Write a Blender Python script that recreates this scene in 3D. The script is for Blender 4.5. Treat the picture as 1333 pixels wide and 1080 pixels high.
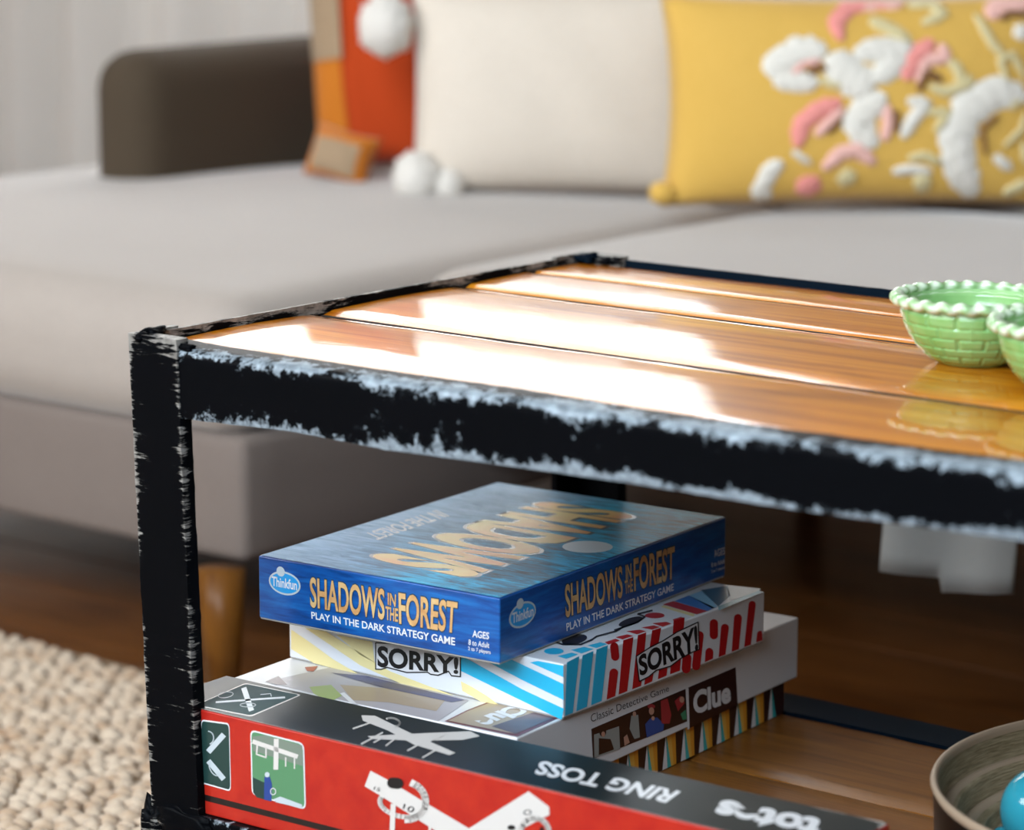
import bpy, bmesh, math, random
import numpy as np
from mathutils import Vector, Matrix
random.seed(7); rng=np.random.RandomState(5)
for o in list(bpy.data.objects): bpy.data.objects.remove(o)
S=bpy.context.scene; COL=S.collection

# ------------------------------------------------ camera
CAM=np.array([1.5818,-1.5301,.7235]); FW=np.array([-.6139659,.76497984,-.1945552])
RT_=np.array([.779800695,.626027513,.000654783741]); UP=np.array([-.12229781,.15131227,.98089135])
FPX=3961.65; W,H=1333,1080
cd=bpy.data.cameras.new('camera'); cam=bpy.data.objects.new('camera',cd); COL.objects.link(cam)
M=Matrix.Identity(4)
for i in range(3):
    M[i][0]=RT_[i]; M[i][1]=UP[i]; M[i][2]=-FW[i]; M[i][3]=CAM[i]
cam.matrix_world=M
cd.sensor_fit='HORIZONTAL'; cd.sensor_width=36; cd.lens=FPX/W*36; cd.clip_start=.05
cd.dof.use_dof=True; cd.dof.focus_distance=2.29; cd.dof.aperture_fstop=4.4
S.camera=cam
S.view_settings.view_transform='Standard'; S.view_settings.look='None'
S.view_settings.gamma=1; S.view_settings.use_curve_mapping=False; S.view_settings.exposure=0.0
# ------------------------------------------------ world and lights
w=bpy.data.worlds.new('world'); S.world=w; w.use_nodes=True
w.node_tree.nodes['Background'].inputs[0].default_value=(.80,.90,1,1)
w.node_tree.nodes['Background'].inputs[1].default_value=3.0
def area(name,loc,rot,sx,sy,power,col):
    l=bpy.data.lights.new(name,'AREA'); l.shape='RECTANGLE'; l.size=sx; l.size_y=sy; l.energy=power; l.color=col
    o=bpy.data.objects.new(name,l); COL.objects.link(o); o.location=loc; o.rotation_euler=rot; return o
PI=math.pi
# daylight through back and front-left windows, plus an added front-right fill (lights hang just inside the openings)
area('daylight_and_fill',(-2.10,2.22,1.57),(-PI/2,0,0),1.94,1.62,95,(.93,.97,1))
area('daylight_and_fill',(-1.45,-2.42,1.93),(PI/2,0,0),2.7,1.08,90,(.98,.97,.95))
area('daylight_and_fill',(1.05,-2.42,1.80),(PI/2,0,0),1.9,1.3,120,(.72,.87,1))  # cool fill added to brighten the right-hand box faces

# ------------------------------------------------ measuring the photograph
def ray(x,y): return FW+RT_*(x-W/2)/FPX-UP*(y-H/2)/FPX
def at_z(x,y,z): d=ray(x,y); return CAM+d*((z-CAM[2])/d[2])
def at_plane(x,y,p,n): d=ray(x,y); p=np.array(p,float); n=np.array(n,float); return CAM+d*(((p-CAM)@n)/(d@n))

# ------------------------------------------------ object helpers
def link(o,parent=None):
    COL.objects.link(o)
    if parent is not None: o.parent=parent
    return o
def mesh_obj(name,vs,fs,mat=None,parent=None,smooth=False,bevel=0,seg=2,loc=None):
    me=bpy.data.meshes.new(name); me.from_pydata([tuple(map(float,v)) for v in vs],[],fs); me.validate(); me.update()
    o=bpy.data.objects.new(name,me); link(o,parent)
    if mat: me.materials.append(mat)
    if smooth:
        for p in me.polygons: p.use_smooth=True
    if bevel:
        b=o.modifiers.new('bevel','BEVEL'); b.width=bevel; b.segments=seg; b.limit_method='ANGLE'; b.angle_limit=.6
        if smooth is False:
            for p in me.polygons: p.use_smooth=True
            n=o.modifiers.new('wn','WEIGHTED_NORMAL')
    return o
def thing(name,label,cat,loc=(0,0,0),group=None):
    o=bpy.data.objects.new(name,None); link(o); o.location=loc; o.empty_display_size=.05
    tag(o,label,cat,group); return o
def tag(o,label=None,cat=None,group=None,kind=None):
    if label: o['label']=label
    if cat: o['category']=cat
    if group: o['group']=group
    if kind: o['kind']=kind
    return o
def rel(o,parent):   # geometry written in world coordinates, parent is a plain translated Empty
    o.location=-parent.location; return o
def boxv(x0,x1,y0,y1,z0,z1):
    vs=[(x,y,z) for z in (z0,z1) for y in (y0,y1) for x in (x0,x1)]
    return vs,[(0,2,3,1),(4,5,7,6),(0,1,5,4),(2,6,7,3),(0,4,6,2),(1,3,7,5)]
def box(name,x0,x1,y0,y1,z0,z1,mat,parent=None,bevel=0,seg=2):
    vs,fs=boxv(x0,x1,y0,y1,z0,z1); o=mesh_obj(name,vs,fs,mat,parent,False,bevel,seg)
    if parent is not None: rel(o,parent)
    return o
def obox(name,O,u,v,n,lu,lv,ln,mat,parent,bevel=.001,z0=0):
    O=np.array(O,float); vs=[]
    for c in (0,1):
        for b in (0,1):
            for a in (0,1): vs.append(O+u*a*lu+v*b*lv+n*(z0+c*ln))
    fs=[(0,2,3,1),(4,5,7,6),(0,1,5,4),(2,6,7,3),(0,4,6,2),(1,3,7,5)]
    o=mesh_obj(name,vs,fs,mat,parent,False,bevel)
    return rel(o,parent)

# ------------------------------------------------ materials
def mat(name,col=(.5,.5,.5),rough=.5,metal=0,coat=0,coat_rough=.05,sheen=0,spec=.5,emit=None):
    m=bpy.data.materials.new(name); m.use_nodes=True; b=m.node_tree.nodes['Principled BSDF']
    b.inputs['Base Color'].default_value=(*col,1); b.inputs['Roughness'].default_value=rough; b.inputs['Metallic'].default_value=metal
    b.inputs['Coat Weight'].default_value=coat; b.inputs['Coat Roughness'].default_value=coat_rough
    b.inputs['Sheen Weight'].default_value=sheen; b.inputs['Specular IOR Level'].default_value=spec
    return m
def nt(m): return m.node_tree, m.node_tree.nodes['Principled BSDF']
def N(t,typ,**k):
    n=t.nodes.new(typ)
    for a,v in k.items():
        if a in n.inputs.keys() if isinstance(a,str) else False: n.inputs[a].default_value=v
        else: setattr(n,a,v)
    return n
def coords(t,scale=(1,1,1),kind='Object',rot=(0,0,0)):
    c=t.nodes.new('ShaderNodeTexCoord'); mp=t.nodes.new('ShaderNodeMapping')
    mp.inputs['Scale'].default_value=scale; mp.inputs['Rotation'].default_value=rot
    t.links.new(c.outputs[kind],mp.inputs['Vector']); return mp.outputs[0]
def noise(t,vec,scale,detail=4,rough=.55,dist=0):
    n=t.nodes.new('ShaderNodeTexNoise'); n.inputs['Scale'].default_value=scale; n.inputs['Detail'].default_value=detail
    n.inputs['Roughness'].default_value=rough; n.inputs['Distortion'].default_value=dist
    t.links.new(vec,n.inputs['Vector']); return n.outputs['Fac']
def ramp(t,fac,stops):
    r=t.nodes.new('ShaderNodeValToRGB'); e=r.color_ramp.elements
    while len(e)<len(stops): e.new(.5)
    for i,(p,c) in enumerate(stops): e[i].position=p; e[i].color=(*c,1)
    t.links.new(fac,r.inputs[0]); return r.outputs[0]
def math_(t,op,a,b=None,c=None):
    n=t.nodes.new('ShaderNodeMath'); n.operation=op
    for i,v in enumerate((a,b,c)):
        if v is None: continue
        if isinstance(v,(int,float)): n.inputs[i].default_value=v
        else: t.links.new(v,n.inputs[i])
    return n.outputs[0]
def bump(t,b,h,strength=.3,dist=.002):
    n=t.nodes.new('ShaderNodeBump'); n.inputs['Strength'].default_value=strength; n.inputs['Distance'].default_value=dist
    t.links.new(h,n.inputs['Height']); t.links.new(n.outputs[0],b.inputs['Normal'])
def mixc(t,fac,a,b):
    n=t.nodes.new('ShaderNodeMix'); n.data_type='RGBA'
    for k,v in ((0,fac),(6,a),(7,b)):
        if isinstance(v,tuple): n.inputs[k].default_value=(*v,1)
        elif isinstance(v,(int,float)): n.inputs[k].default_value=v
        else: t.links.new(v,n.inputs[k])
    return n.outputs[2]

def fabric(name,col,col2,scale=350,sheen=.35,rough=.9,bstr=.35,big=6):
    m=mat(name,col,rough,sheen=sheen,spec=.2); t,b=nt(m)
    v=coords(t); f=noise(t,v,scale,3); g=noise(t,v,big,3)
    c=mixc(t,math_(t,'ADD',math_(t,'MULTIPLY',f,.6),math_(t,'MULTIPLY',g,.4)),col2,col)
    t.links.new(c,b.inputs['Base Color']); bump(t,b,f,bstr,.001); b.inputs['Sheen Roughness'].default_value=.4
    return m
def wood(name,stops,grain=(1.2,22,22),gloss=.12,coat=1,coat_rough=.04,knots=True,gs=3.2):
    m=mat(name,(.5,.2,.05),.35,coat=coat,coat_rough=coat_rough); t,b=nt(m)
    oi=t.nodes.new('ShaderNodeObjectInfo')
    tc=t.nodes.new('ShaderNodeTexCoord'); mp=t.nodes.new('ShaderNodeMapping'); mp.inputs['Scale'].default_value=grain
    t.links.new(tc.outputs['Object'],mp.inputs['Vector'])
    cx=t.nodes.new('ShaderNodeCombineXYZ'); t.links.new(math_(t,'MULTIPLY',oi.outputs['Random'],37.),cx.inputs[0]); t.links.new(math_(t,'MULTIPLY',oi.outputs['Random'],11.),cx.inputs[1])
    t.links.new(cx.outputs[0],mp.inputs['Location'])
    f=noise(t,mp.outputs[0],gs,6,.6,.6)
    c=ramp(t,f,stops)
    v2=coords(t,(2.2,5,5)); k=noise(t,v2,2.6,3,.5,.4)
    dark=ramp(t,k,[(0,(.38,.26,.2)),(.38,(.72,.66,.6)),(.52,(1,1,1)),(1,(1.0,1.0,1.0))])
    mx=t.nodes.new('ShaderNodeMix'); mx.data_type='RGBA'; mx.blend_type='MULTIPLY'; mx.inputs[0].default_value=.9
    b.inputs['Specular IOR Level'].default_value=.12
    t.links.new(c,mx.inputs[6]); t.links.new(dark,mx.inputs[7]); t.links.new(mx.outputs[2],b.inputs['Base Color'])
    fine=noise(t,coords(t,(6,60,60)),8,3)
    b.inputs['Coat IOR'].default_value=1.31
    bump(t,b,fine,.12,.0006)
    n=t.nodes.new('ShaderNodeBump'); n.inputs['Strength'].default_value=.10; n.inputs['Distance'].default_value=.0008
    t.links.new(noise(t,coords(t,(3,14,14)),6,2),n.inputs['Height']); t.links.new(n.outputs[0],b.inputs['Coat Normal'])
    return m
def worn_paint(name,paint=(.0022,.0026,.0036),metal_c=(.37,.44,.50),stretch=(1,1,1),amount=.0,nscale=95,base_th=.80):
    m=mat(name,paint,.55,spec=.04); t,b=nt(m)
    at=t.nodes.new('ShaderNodeAttribute'); at.attribute_name='wear'
    f=noise(t,coords(t,stretch),nscale,9,.74,.3); g=noise(t,coords(t,(1,1,1)),9,3,.5)
    s=math_(t,'ADD',math_(t,'MULTIPLY',f,1.0),math_(t,'MULTIPLY',at.outputs['Fac'],.30))
    s=math_(t,'ADD',s,math_(t,'MULTIPLY',math_(t,'SUBTRACT',g,.5),.85))
    mk=t.nodes.new('ShaderNodeMapRange'); mk.interpolation_type='SMOOTHSTEP'
    mk.inputs['From Min'].default_value=base_th-.035-amount; mk.inputs['From Max'].default_value=base_th+.05-amount
    t.links.new(s,mk.inputs['Value']); k=mk.outputs[0]
    mc=ramp(t,noise(t,coords(t),120,3),[(.3,tuple(c*.45 for c in metal_c)),(.65,metal_c)])
    t.links.new(mixc(t,k,paint,mc),b.inputs['Base Color'])
    t.links.new(math_(t,'MULTIPLY',k,.35),b.inputs['Metallic'])
    t.links.new(math_(t,'ADD',.42,math_(t,'MULTIPLY',k,.1)),b.inputs['Roughness'])
    bump(t,b,math_(t,'SUBTRACT',f,math_(t,'MULTIPLY',k,.5)),.25,.0006)
    return m
m_top=wood('varnished_plank',[(.25,(.32,.070,.001)),(.45,(.60,.180,.003)),(.6,(.74,.26,.006)),(.8,(.46,.115,.002))],coat_rough=.035)
m_shelf=wood('shelf_wood',[(.25,(.12,.042,.008)),(.5,(.25,.095,.018)),(.75,(.17,.062,.012))],coat_rough=.25,coat=.10)
m_floor=wood('floor_wood',[(.25,(.085,.028,.006)),(.5,(.17,.06,.014)),(.75,(.12,.04,.009))],coat_rough=.2,coat=.3)
m_leg_wood=wood('amber_leg_wood',[(.25,(.10,.035,.006)),(.5,(.16,.06,.010)),(.75,(.12,.045,.008))],grain=(20,20,2),coat=.1,coat_rough=.2)
m_rail=worn_paint('worn_black_rail',base_th=.725)
m_post=worn_paint('worn_black_post',metal_c=(.40,.38,.35),stretch=(.3,.3,2.8),nscale=105,base_th=.72)
m_dark=worn_paint('dark_blue_black_rail',paint=(.002,.007,.014),metal_c=(.1,.16,.2),base_th=.95)
m_wall=mat('wall_paint',(.22,.16,.11),.85)
m_ceil=mat('ceiling_paint',(.55,.54,.52),.9)
m_white=mat('white_gloss_paint',(.8,.8,.78),.4)
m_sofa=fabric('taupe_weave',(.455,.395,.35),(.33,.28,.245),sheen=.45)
m_sofa_shade=fabric('taupe_weave_shaded',(.215,.172,.150),(.16,.128,.112),sheen=.1)  # same taupe weave, with the shade low on the sofa put into its colour
m_arm_shade=fabric('taupe_weave_arm_shade',(.085,.060,.038),(.055,.040,.026),sheen=.1)  # sofa weave darkened in colour for the shade on the backlit arm
m_cream=fabric('cream_wool',(.76,.67,.57),(.64,.55,.46),scale=160,bstr=.6,big=14)
m_white_wool=fabric('white_wool',(.80,.75,.69),(.66,.61,.55),scale=180,bstr=.6)
m_yellow=fabric('mustard_linen',(.74,.46,.115),(.62,.36,.065),scale=260,bstr=.4)
m_pink=fabric('coral_pink_tufting',(.85,.34,.30),(.78,.26,.23),scale=150,bstr=.7)
m_lpink=fabric('pale_pink_tufting',(.86,.52,.45),(.78,.43,.37),scale=150,bstr=.7)
m_wt=fabric('white_tufting',(.80,.76,.69),(.70,.65,.57),scale=150,bstr=.7)
m_olive=fabric('straw_tufting',(.72,.62,.36),(.60,.50,.26),scale=150,bstr=.7)
m_brown=fabric('brown_tufting',(.25,.12,.04),(.18,.08,.03),scale=150,bstr=.5)
m_orange=fabric('rust_orange_cloth',(.50,.06,.008),(.42,.04,.006),scale=200)
m_amber=fabric('amber_orange_cloth',(.62,.20,.02),(.5,.14,.012),scale=200)
m_tan=fabric('tan_woven_cloth',(.42,.30,.19),(.3,.2,.12),scale=120)

# ------------------------------------------------ room shell
FZ=-.14
fl=box('floor',-3.4,3.6,-3.5,2.45,FZ-.06,FZ-.012,m_floor); tag(fl,'amber brown timber floor under sofa and rug',kind='structure')
y=-3.5; k=0
pm=None
while y<2.45:
    for j,(xa,xb) in enumerate([(-3.4,-.9+.7*((k*37)%5-2)/2),(-.9+.7*((k*37)%5-2)/2,3.6)]):
        box('floorboard',xa+.0008,xb-.0008,y+.0008,y+.1242,FZ-.012,FZ-(.0006 if (k+j)%3 else 0),m_floor,fl,bevel=.0012,seg=1)
    y+=.125; k+=1
m_wall2=mat('clay_wall_paint',(.20,.15,.11),.85)
def wall(name,x0,x1,y0,y1,z0,z1,hole=None,axis='x',label=None):
    # wall slab with an optional opening (a0,a1,b0,b1) along its long axis
    if not hole: return tag(box(name,x0,x1,y0,y1,z0,z1,m_wall),label,kind='structure')
    vs=[];fs=[]
    a0,a1,b0,b1=hole
    pcs=[(x0,a0,z0,z1),(a1,x1,z0,z1),(a0,a1,z0,b0),(a0,a1,b1,z1)]
    for p in pcs:
        v,f=boxv(p[0],p[1],y0,y1,p[2],p[3]); n=len(vs); vs+=v; fs+=[tuple(i+n for i in q) for q in f]
    return tag(mesh_obj(name,vs,fs,m_wall),label,kind='structure')
wall('wall_back',-3.4,3.6,2.3,2.42,FZ,2.6,hole=(-3.1,-1.10,.74,2.4),label='dim warm-coloured wall behind the sofa')
wall('wall_front',-3.4,3.6,-2.62,-2.5,FZ,2.6,hole=(-2.85,2.1,1.1,2.5))
wall('wall_left',-3.52,-3.4,-3.5,2.42,FZ,2.6); wall('wall_right',3.6,3.72,-3.5,2.42,FZ,2.6).data.materials[0]=m_wall2
tag(box('ceiling',-3.52,3.72,-3.5,2.42,2.6,2.7,m_ceil),kind='structure')
m_glass=mat('window_glass',(.95,.98,1),.02); m_glass.node_tree.nodes['Principled BSDF'].inputs['Transmission Weight'].default_value=1
def window(name,x0,x1,z0,z1,y):
    r=bpy.data.objects.new(name,None); link(r); r.location=((x0+x1)/2,y,z0); tag(r,kind='structure')
    t=.05
    for a in ((x0,x1,z0,z0+t),(x0,x1,z1-t,z1),(x0,x0+t,z0,z1),(x1-t,x1,z0,z1),((x0+x1)/2-.02,(x0+x1)/2+.02,z0,z1)):
        box('window_frame',a[0],a[1],y-.025,y+.025,a[2],a[3],m_white,r,bevel=.004)
    box('window_sill',x0,x1,y-.05,y+.03,z0-.005,z0+.012,m_white,r,bevel=.003)
    for a,b in ((x0,(x0+x1)/2),((x0+x1)/2,x1)): box('pane',a+.02,b-.02,y-.002,y+.002,z0+.03,z1-.03,m_glass,r)
window('window_1',-3.1,-1.10,.74,2.4,2.36); window('window_2',-2.85,-.02,1.1,2.5,-2.56); window('added_window',-.02,2.1,1.1,2.5,-2.56)  # last window is added, a frame for the cool front-right fill
tag(box('baseboard_back',-3.4,3.6,2.285,2.3,FZ,FZ+.10,m_white,bevel=.003),kind='structure')

# ------------------------------------------------ curtains
m_curt=bpy.data.materials.new('sheer_white_linen'); m_curt.use_nodes=True
t=m_curt.node_tree; b=t.nodes['Principled BSDF']; b.inputs['Base Color'].default_value=(.92,.88,.83,1); b.inputs['Roughness'].default_value=.9
tr=t.nodes.new('ShaderNodeBsdfTranslucent'); tr.inputs[0].default_value=(.9,.88,.86,1); mx=t.nodes.new('ShaderNodeMixShader'); mx.inputs[0].default_value=.45
t.links.new(b.outputs[0],mx.inputs[1]); t.links.new(tr.outputs[0],mx.inputs[2]); tp=t.nodes.new('ShaderNodeBsdfTransparent'); m2=t.nodes.new('ShaderNodeMixShader'); m2.inputs[0].default_value=.22
t.links.new(mx.outputs[0],m2.inputs[1]); t.links.new(tp.outputs[0],m2.inputs[2]); t.links.new(m2.outputs[0],t.nodes['Material Output'].inputs[0])
bump(t,b,noise(t,coords(t,(60,60,4)),20,2),.2,.001)
def curtain(label,x0,x1,y,z0,z1,ph,amp=.035):
    r=thing('curtain',label,'curtain',((x0+x1)/2,y,z0),'sheer white curtains behind the sofa')
    nx=int((x1-x0)/.012); nz=10; vs=[];fs=[]
    for j in range(nz+1):
        z=z0+(z1-z0)*j/nz
        for i in range(nx+1):
            x=x0+(x1-x0)*i/nx; a=amp*(1.15-.5*j/nz)
            yy=y+a*math.sin(x*38+ph+.6*math.sin(x*7+ph))+.35*a*math.sin(x*17+1.3*ph)+.004*math.sin(z*9+x*6)
            vs.append((x+.006*math.cos(x*38+ph),yy,z))
    for j in range(nz):
        for i in range(nx):
            q=j*(nx+1)+i; fs.append((q,q+1,q+nx+2,q+nx+1))
    o=mesh_obj('cloth_panel',vs,fs,m_curt,r,True); rel(o,r)
    s=o.modifiers.new('solid','SOLIDIFY'); s.thickness=.0012
    h=[(x0,y-.006,z0),(x1,y-.006,z0)]
    box('hem',x0,x1,y-.0,y+.002,z0,z0+.001,m_curt,r)
    return r
curtain('sheer white curtain hanging in soft folds left of the sofa arm',-3.1,-2.16,2.20,FZ+.01,2.45,.4)
curtain('sheer white curtain behind the sofa arm and rust cushion',-2.2,-1.12,2.15,FZ+.01,2.45,2.1)

# ------------------------------------------------ coffee table
HT=.3474; D=.5414; LX=1.06; SZ=-.0045
tab=thing('coffee_table','low coffee table of varnished orange planks in a worn black steel frame','table',(0,0,FZ))
def wear_mesh(name,secs,mt,parent,closed=True,jit=.0004,smooth=True):
    """secs: list of lists of (pos, wear)"""
    vs=[];wr=[];fs=[];n=len(secs[0])
    for s in secs:
        for p,wv in s:
            p=np.array(p,float)+rng.normal(0,jit*.3,3); vs.append(p); wr.append(wv)
    for i in range(len(secs)-1):
        for j in range(n):
            a=i*n+j; b=i*n+(j+1)%n; fs.append((a,b,b+n,a+n))
    fs.append(tuple(range(n))[::-1]); fs.append(tuple((len(secs)-1)*n+j for j in range(n)))
    o=mesh_obj(name,vs,fs,mt,parent,smooth); rel(o,parent)
    at=o.data.attributes.new('wear','FLOAT','POINT'); at.data.foreach_set('value',np.array(wr,dtype=np.float32))
    bmm=bmesh.new(); bmm.from_mesh(o.data); bmesh.ops.recalc_face_normals(bmm,faces=bmm.faces)
    for e in bmm.edges:
        if len(e.link_faces)==2 and e.calc_face_angle(0)>.7: e.smooth=False
    bmm.to_mesh(o.data); bmm.free()
    return o
fl_px=[(259,459),(400,480),(500,495),(650,516),(800,541),(900,556),(1056,577),(1200,597),(1333,614)]
fb_px=[(251,547),(376,561),(500,585),(650,605),(800,626),(1040,664),(1200,686),(1333,704)]
def prof(px):
    P=[at_plane(x,y,(0,0,0),(0,1,0)) for x,y in px]; return [p[0] for p in P],[p[2] for p in P]
tx,tz=prof(fl_px); bx_,bz=prof(fb_px)
secs=[]
n=150
for i in range(n+1):
    x=.004+(LX-.008)*i/n
    zt=np.interp(x,tx,tz); zb=np.interp(x,bx_,bz)
    if x<tx[0]: zt=tz[0]+(HT-.001-tz[0])*(tx[0]-x)/tx[0]
    h=zt-zb; wl=.75+.5*math.sin(x*9+1)*.5
    f0=.55 if x>.1 else .1
    wb_=.35+.5*min(1,max(0,(x-.12)/.35))
    pts=[((x,.006,zb),.3),((x,.0004,zb),wb_+.15),((x,-.0002,zb+.003),wb_)]
    pts+=[((x,0,zb+h*q),wq) for q,wq in ((.2,.12),(.35,0),(.5,-.05),(.65,0),(.78,.15+f0*.2),(.88,.45+f0*.3))]
    pts+=[((x,.001,zt-.0025),.9),((x,.0045,zt),1.05),((x,.014,zt+.0005),.8),((x,.027,zt+.0008),.3),((x,.0275,zt-.004),0),((x,.006,zt-.007),0)]
    secs.append(pts)
wear_mesh('top_rail',secs,m_rail,tab)
def flat_rail(name,p0,p1,outn,zt,h,mt,fw=.03,th=.004,nseg=90,lip=True,wt=.5):
    p0=np.array(p0,float);p1=np.array(p1,float);o_=np.array(outn,float);secs=[]
    for i in range(nseg+1):
        p=p0+(p1-p0)*i/nseg
        def q(d,z,wv): r=p-o_*d; return ((r[0],r[1],z),wv)
        s=[q(th,zt-h,.2),q(0,zt-h,.7),q(0,zt-h*.7,.1),q(0,zt-h*.3,.1),q(0,zt-.002,.6),q(.001,zt,wt)]
        if lip: s+=[q(th,zt,wt),q(th+.0002,zt-.014,0),q(fw,zt-.0145,0),q(fw,zt-.018,0),q(th,zt-.018,0)]
        else: s+=[q(fw*.5,zt,.1),q(fw,zt,.25),q(fw,zt-.004,0),q(th,zt-.004,0)]
        secs.append(s)
    return wear_mesh(name,secs,mt,tab,jit=.0003)
flat_rail('top_rail',(0,.01,0),(0,D-.01,0),(-1,0,0),HT+.002,.046,m_post,wt=.85)
flat_rail('top_rail',(.01,D,0),(LX-.01,D,0),(0,1,0),HT+.0005,.046,m_dark,wt=.2)
flat_rail('top_rail',(LX,.01,0),(LX,D-.01,0),(1,0,0),HT+.001,.046,m_rail)
for a,b_,o_,mt in (((.006,0,0),(LX-.006,0,0),(0,-1,0),m_rail),((.01,D,0),(LX-.01,D,0),(0,1,0),m_dark),((.004,.01,0),(.004,D-.01,0),(-1,0,0),m_rail),((LX,.01,0),(LX,D-.01,0),(1,0,0),m_rail)):
    flat_rail('shelf_rail',a,b_,o_,SZ,.046,mt,fw=.046,lip=False,wt=.6)
# corner posts: flat bar with a folded flange, front left one leans a little like the real one
def post(name,x,y,sx,sy,lean,mt,wf=.047,zb=FZ):
    secs=[]
    zs=np.linspace(HT+.0035,zb,80)
    for z in zs:
        dx=lean*(.33-z)
        L=[(0,0,.8),(.006,0,.25),(wf*.5,0,.05),(wf-.005,0,.18),(wf,0,.55),(wf+.0008,.003,.5),(wf,.012,0),(.006,.013,0),(.0055,.046,0),(0,.046,.2),(0,.02,.1),(-.0008,.003,.6)]
        tw=.55*max(0,(z-(HT-.018))/.02)
        secs.append([((x+sx*(a+dx),y+sy*b_,z),wv+tw) for a,b_,wv in L])
    return wear_mesh(name,secs,mt,tab,jit=.00045)
post('corner_post',-.003,-.0012,1,1,.036,m_post,.049,FZ+.0125); post('corner_post',LX,-.001,-1,1,0,m_post); post('corner_post',-.0012,D+.001,1,-1,0,m_post,.047,FZ+.0125); post('corner_post',LX,D+.001,-1,-1,0,m_post)
# rough weld beads where the bars meet
def lump(name,c,r,mt,parent,seed=0,sq=(1,1,1),sub=3):
    bmm=bmesh.new(); bmesh.ops.create_icosphere(bmm,subdivisions=sub,radius=1)
    rr=random.Random(seed)
    for v in bmm.verts:
        k=1+.22*math.sin(v.co.x*5+seed)+.15*math.sin(v.co.y*7+2*seed)+.1*math.sin(v.co.z*9+seed)
        v.co=Vector([v.co[i]*r*sq[i]*k+c[i] for i in range(3)])
    me=bpy.data.meshes.new(name); bmm.to_mesh(me); bmm.free(); o=bpy.data.objects.new(name,me); link(o,parent)
    me.materials.append(mt)
    for p in me.polygons: p.use_smooth=True
    rel(o,parent)
    at=me.attributes.new('wear','FLOAT','POINT'); at.data.foreach_set('value',np.full(len(me.vertices),.30,dtype=np.float32))
    return o
lump('weld_bead',(.006,.004,HT+.0005),.0075,m_post,tab,1,(1.3,.8,.5))
lump('weld_bead',(.030,.003,HT-.001),.007,m_post,tab,2,(2.2,.6,.55))
lump('weld_bead',(.048,.004,HT-.002),.006,m_post,tab,5,(1.5,.8,.5))
lump('weld_bead',(.006,.014,HT+.003),.006,m_post,tab,8,(1,2.2,.6))
lump('weld_bead',(.038,-.0015,-.012),.011,m_post,tab,3,(2.4,.35,1))
lump('weld_bead',(.009,.0,-.025),.012,m_post,tab,4,(.8,.5,2))
lump('weld_bead',(.014,D-.014,HT+.001),.007,m_dark,tab,6,(1.6,1.4,.55))
lump('weld_bead',(.030,D-.012,HT-.001),.005,m_post,tab,7,(2.2,.9,.6))
# planks of the top, each slightly crowned
def plank(name,x0,x1,y0,y1,zt,crown,th,mt,tilt=0,seed=0):
    nx,ny=60,14; vs=[];fs=[]
    rr=random.Random(seed)
    for i in range(nx+1):
        x=x0+(x1-x0)*i/nx
        e0=.0009*math.sin(x*41+seed)+.0006*math.sin(x*97+2*seed); e1=.0009*math.sin(x*37+3*seed)+.0006*math.sin(x*113+seed)
        row=[]
        for j in range(ny+1):
            s=j/ny; y=y0+e0+(y1+e1-y0-e0)*s; q=2*s-1
            z=zt-crown*q*q+tilt*q-(.0026 if j in(0,ny) else 0)
            row.append((x,y,z))
        vs+=row+[(x,y1,zt-th),(x,y0,zt-th)]
    m_=ny+3
    for i in range(nx):
        for j in range(m_):
            a=i*m_+j;b=i*m_+(j+1)%m_; fs.append((a,a+m_,b+m_,b)[::-1])
    fs.append(tuple(range(m_))); fs.append(tuple(nx*m_+j for j in range(m_))[::-1])
    o=mesh_obj(name,vs,fs,mt,tab,True); rel(o,tab)
    bmm=bmesh.new(); bmm.from_mesh(o.data); bmesh.ops.recalc_face_normals(bmm,faces=bmm.faces)
    for e in bmm.edges:
        if len(e.link_faces)==2 and e.calc_face_angle(0)>.5: e.smooth=False
    bmm.to_mesh(o.data); bmm.free()
    return o
PZ=.342
ed=[.0295,.1955,.371,.461,D-.005]; cr=[.0017,.0016,.0004,.0006]; tl=[-.0002,0,.0006,-.0002]
for i in range(4): plank('plank',.006,LX-.006,ed[i]+.0014,ed[i+1]-.0014,PZ+.0012,cr[i],.02,m_top,tl[i],i+1)
m_seam=mat('dirt_filled_seam',(.015,.009,.006),.9)
for i in (1,2,3): box('seam_filling',.008,LX-.008,ed[i]-.0017,ed[i]+.0017,PZ-.012,PZ-.0020,m_seam,tab)
box('gap_light_block',.03,LX-.03,.032,D-.03,PZ-.024,PZ-.019,mat('dark_gap_block',(.04,.02,.01),.8),tab)  # dark board added to stop light coming through the plank gaps
ed=[.0465,.195,.345,D-.0465]
for i in range(3): plank('shelf_plank',.0475,LX-.0475,ed[i]+.0006,ed[i+1]-.0006,SZ,.0002,.016,m_shelf,0,i+5)

# ------------------------------------------------ printed game boxes: faces and decals
def scaled(P,s): return CAM+(np.array(P,float)-CAM)*s
class Face:
    def __init__(s,O,u,v,n): s.O=np.array(O,float);s.u=u;s.v=v;s.n=n
    def px(s,x,y): return at_plane(x,y,s.O,s.n)
    def uv(s,a,b): return s.O+s.u*a+s.v*b
    def off(s,P,l): return P+s.n*(.00012*l)
def Av(a): return np.array([math.cos(a),math.sin(a),0.])
def Bv(a): return np.array([-math.sin(a),math.cos(a),0.])
ZV=np.array([0,0,1.])
def flat(mname,c,rough=.35): return mat('print_'+mname,c,rough,coat=.25,coat_rough=.2)
def poly(face,pts,mt,parent,name,layer=1,uv=False):
    P=[face.off(face.uv(*p) if uv else face.px(*p),layer) for p in pts]
    a=sum(np.cross(P[i]-P[0],P[(i+1)%len(P)]-P[0]) for i in range(len(P)))
    if a@face.n<0: P=P[::-1]
    return rel(mesh_obj(name,P,[tuple(range(len(P)))],mt,parent),parent)
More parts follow.
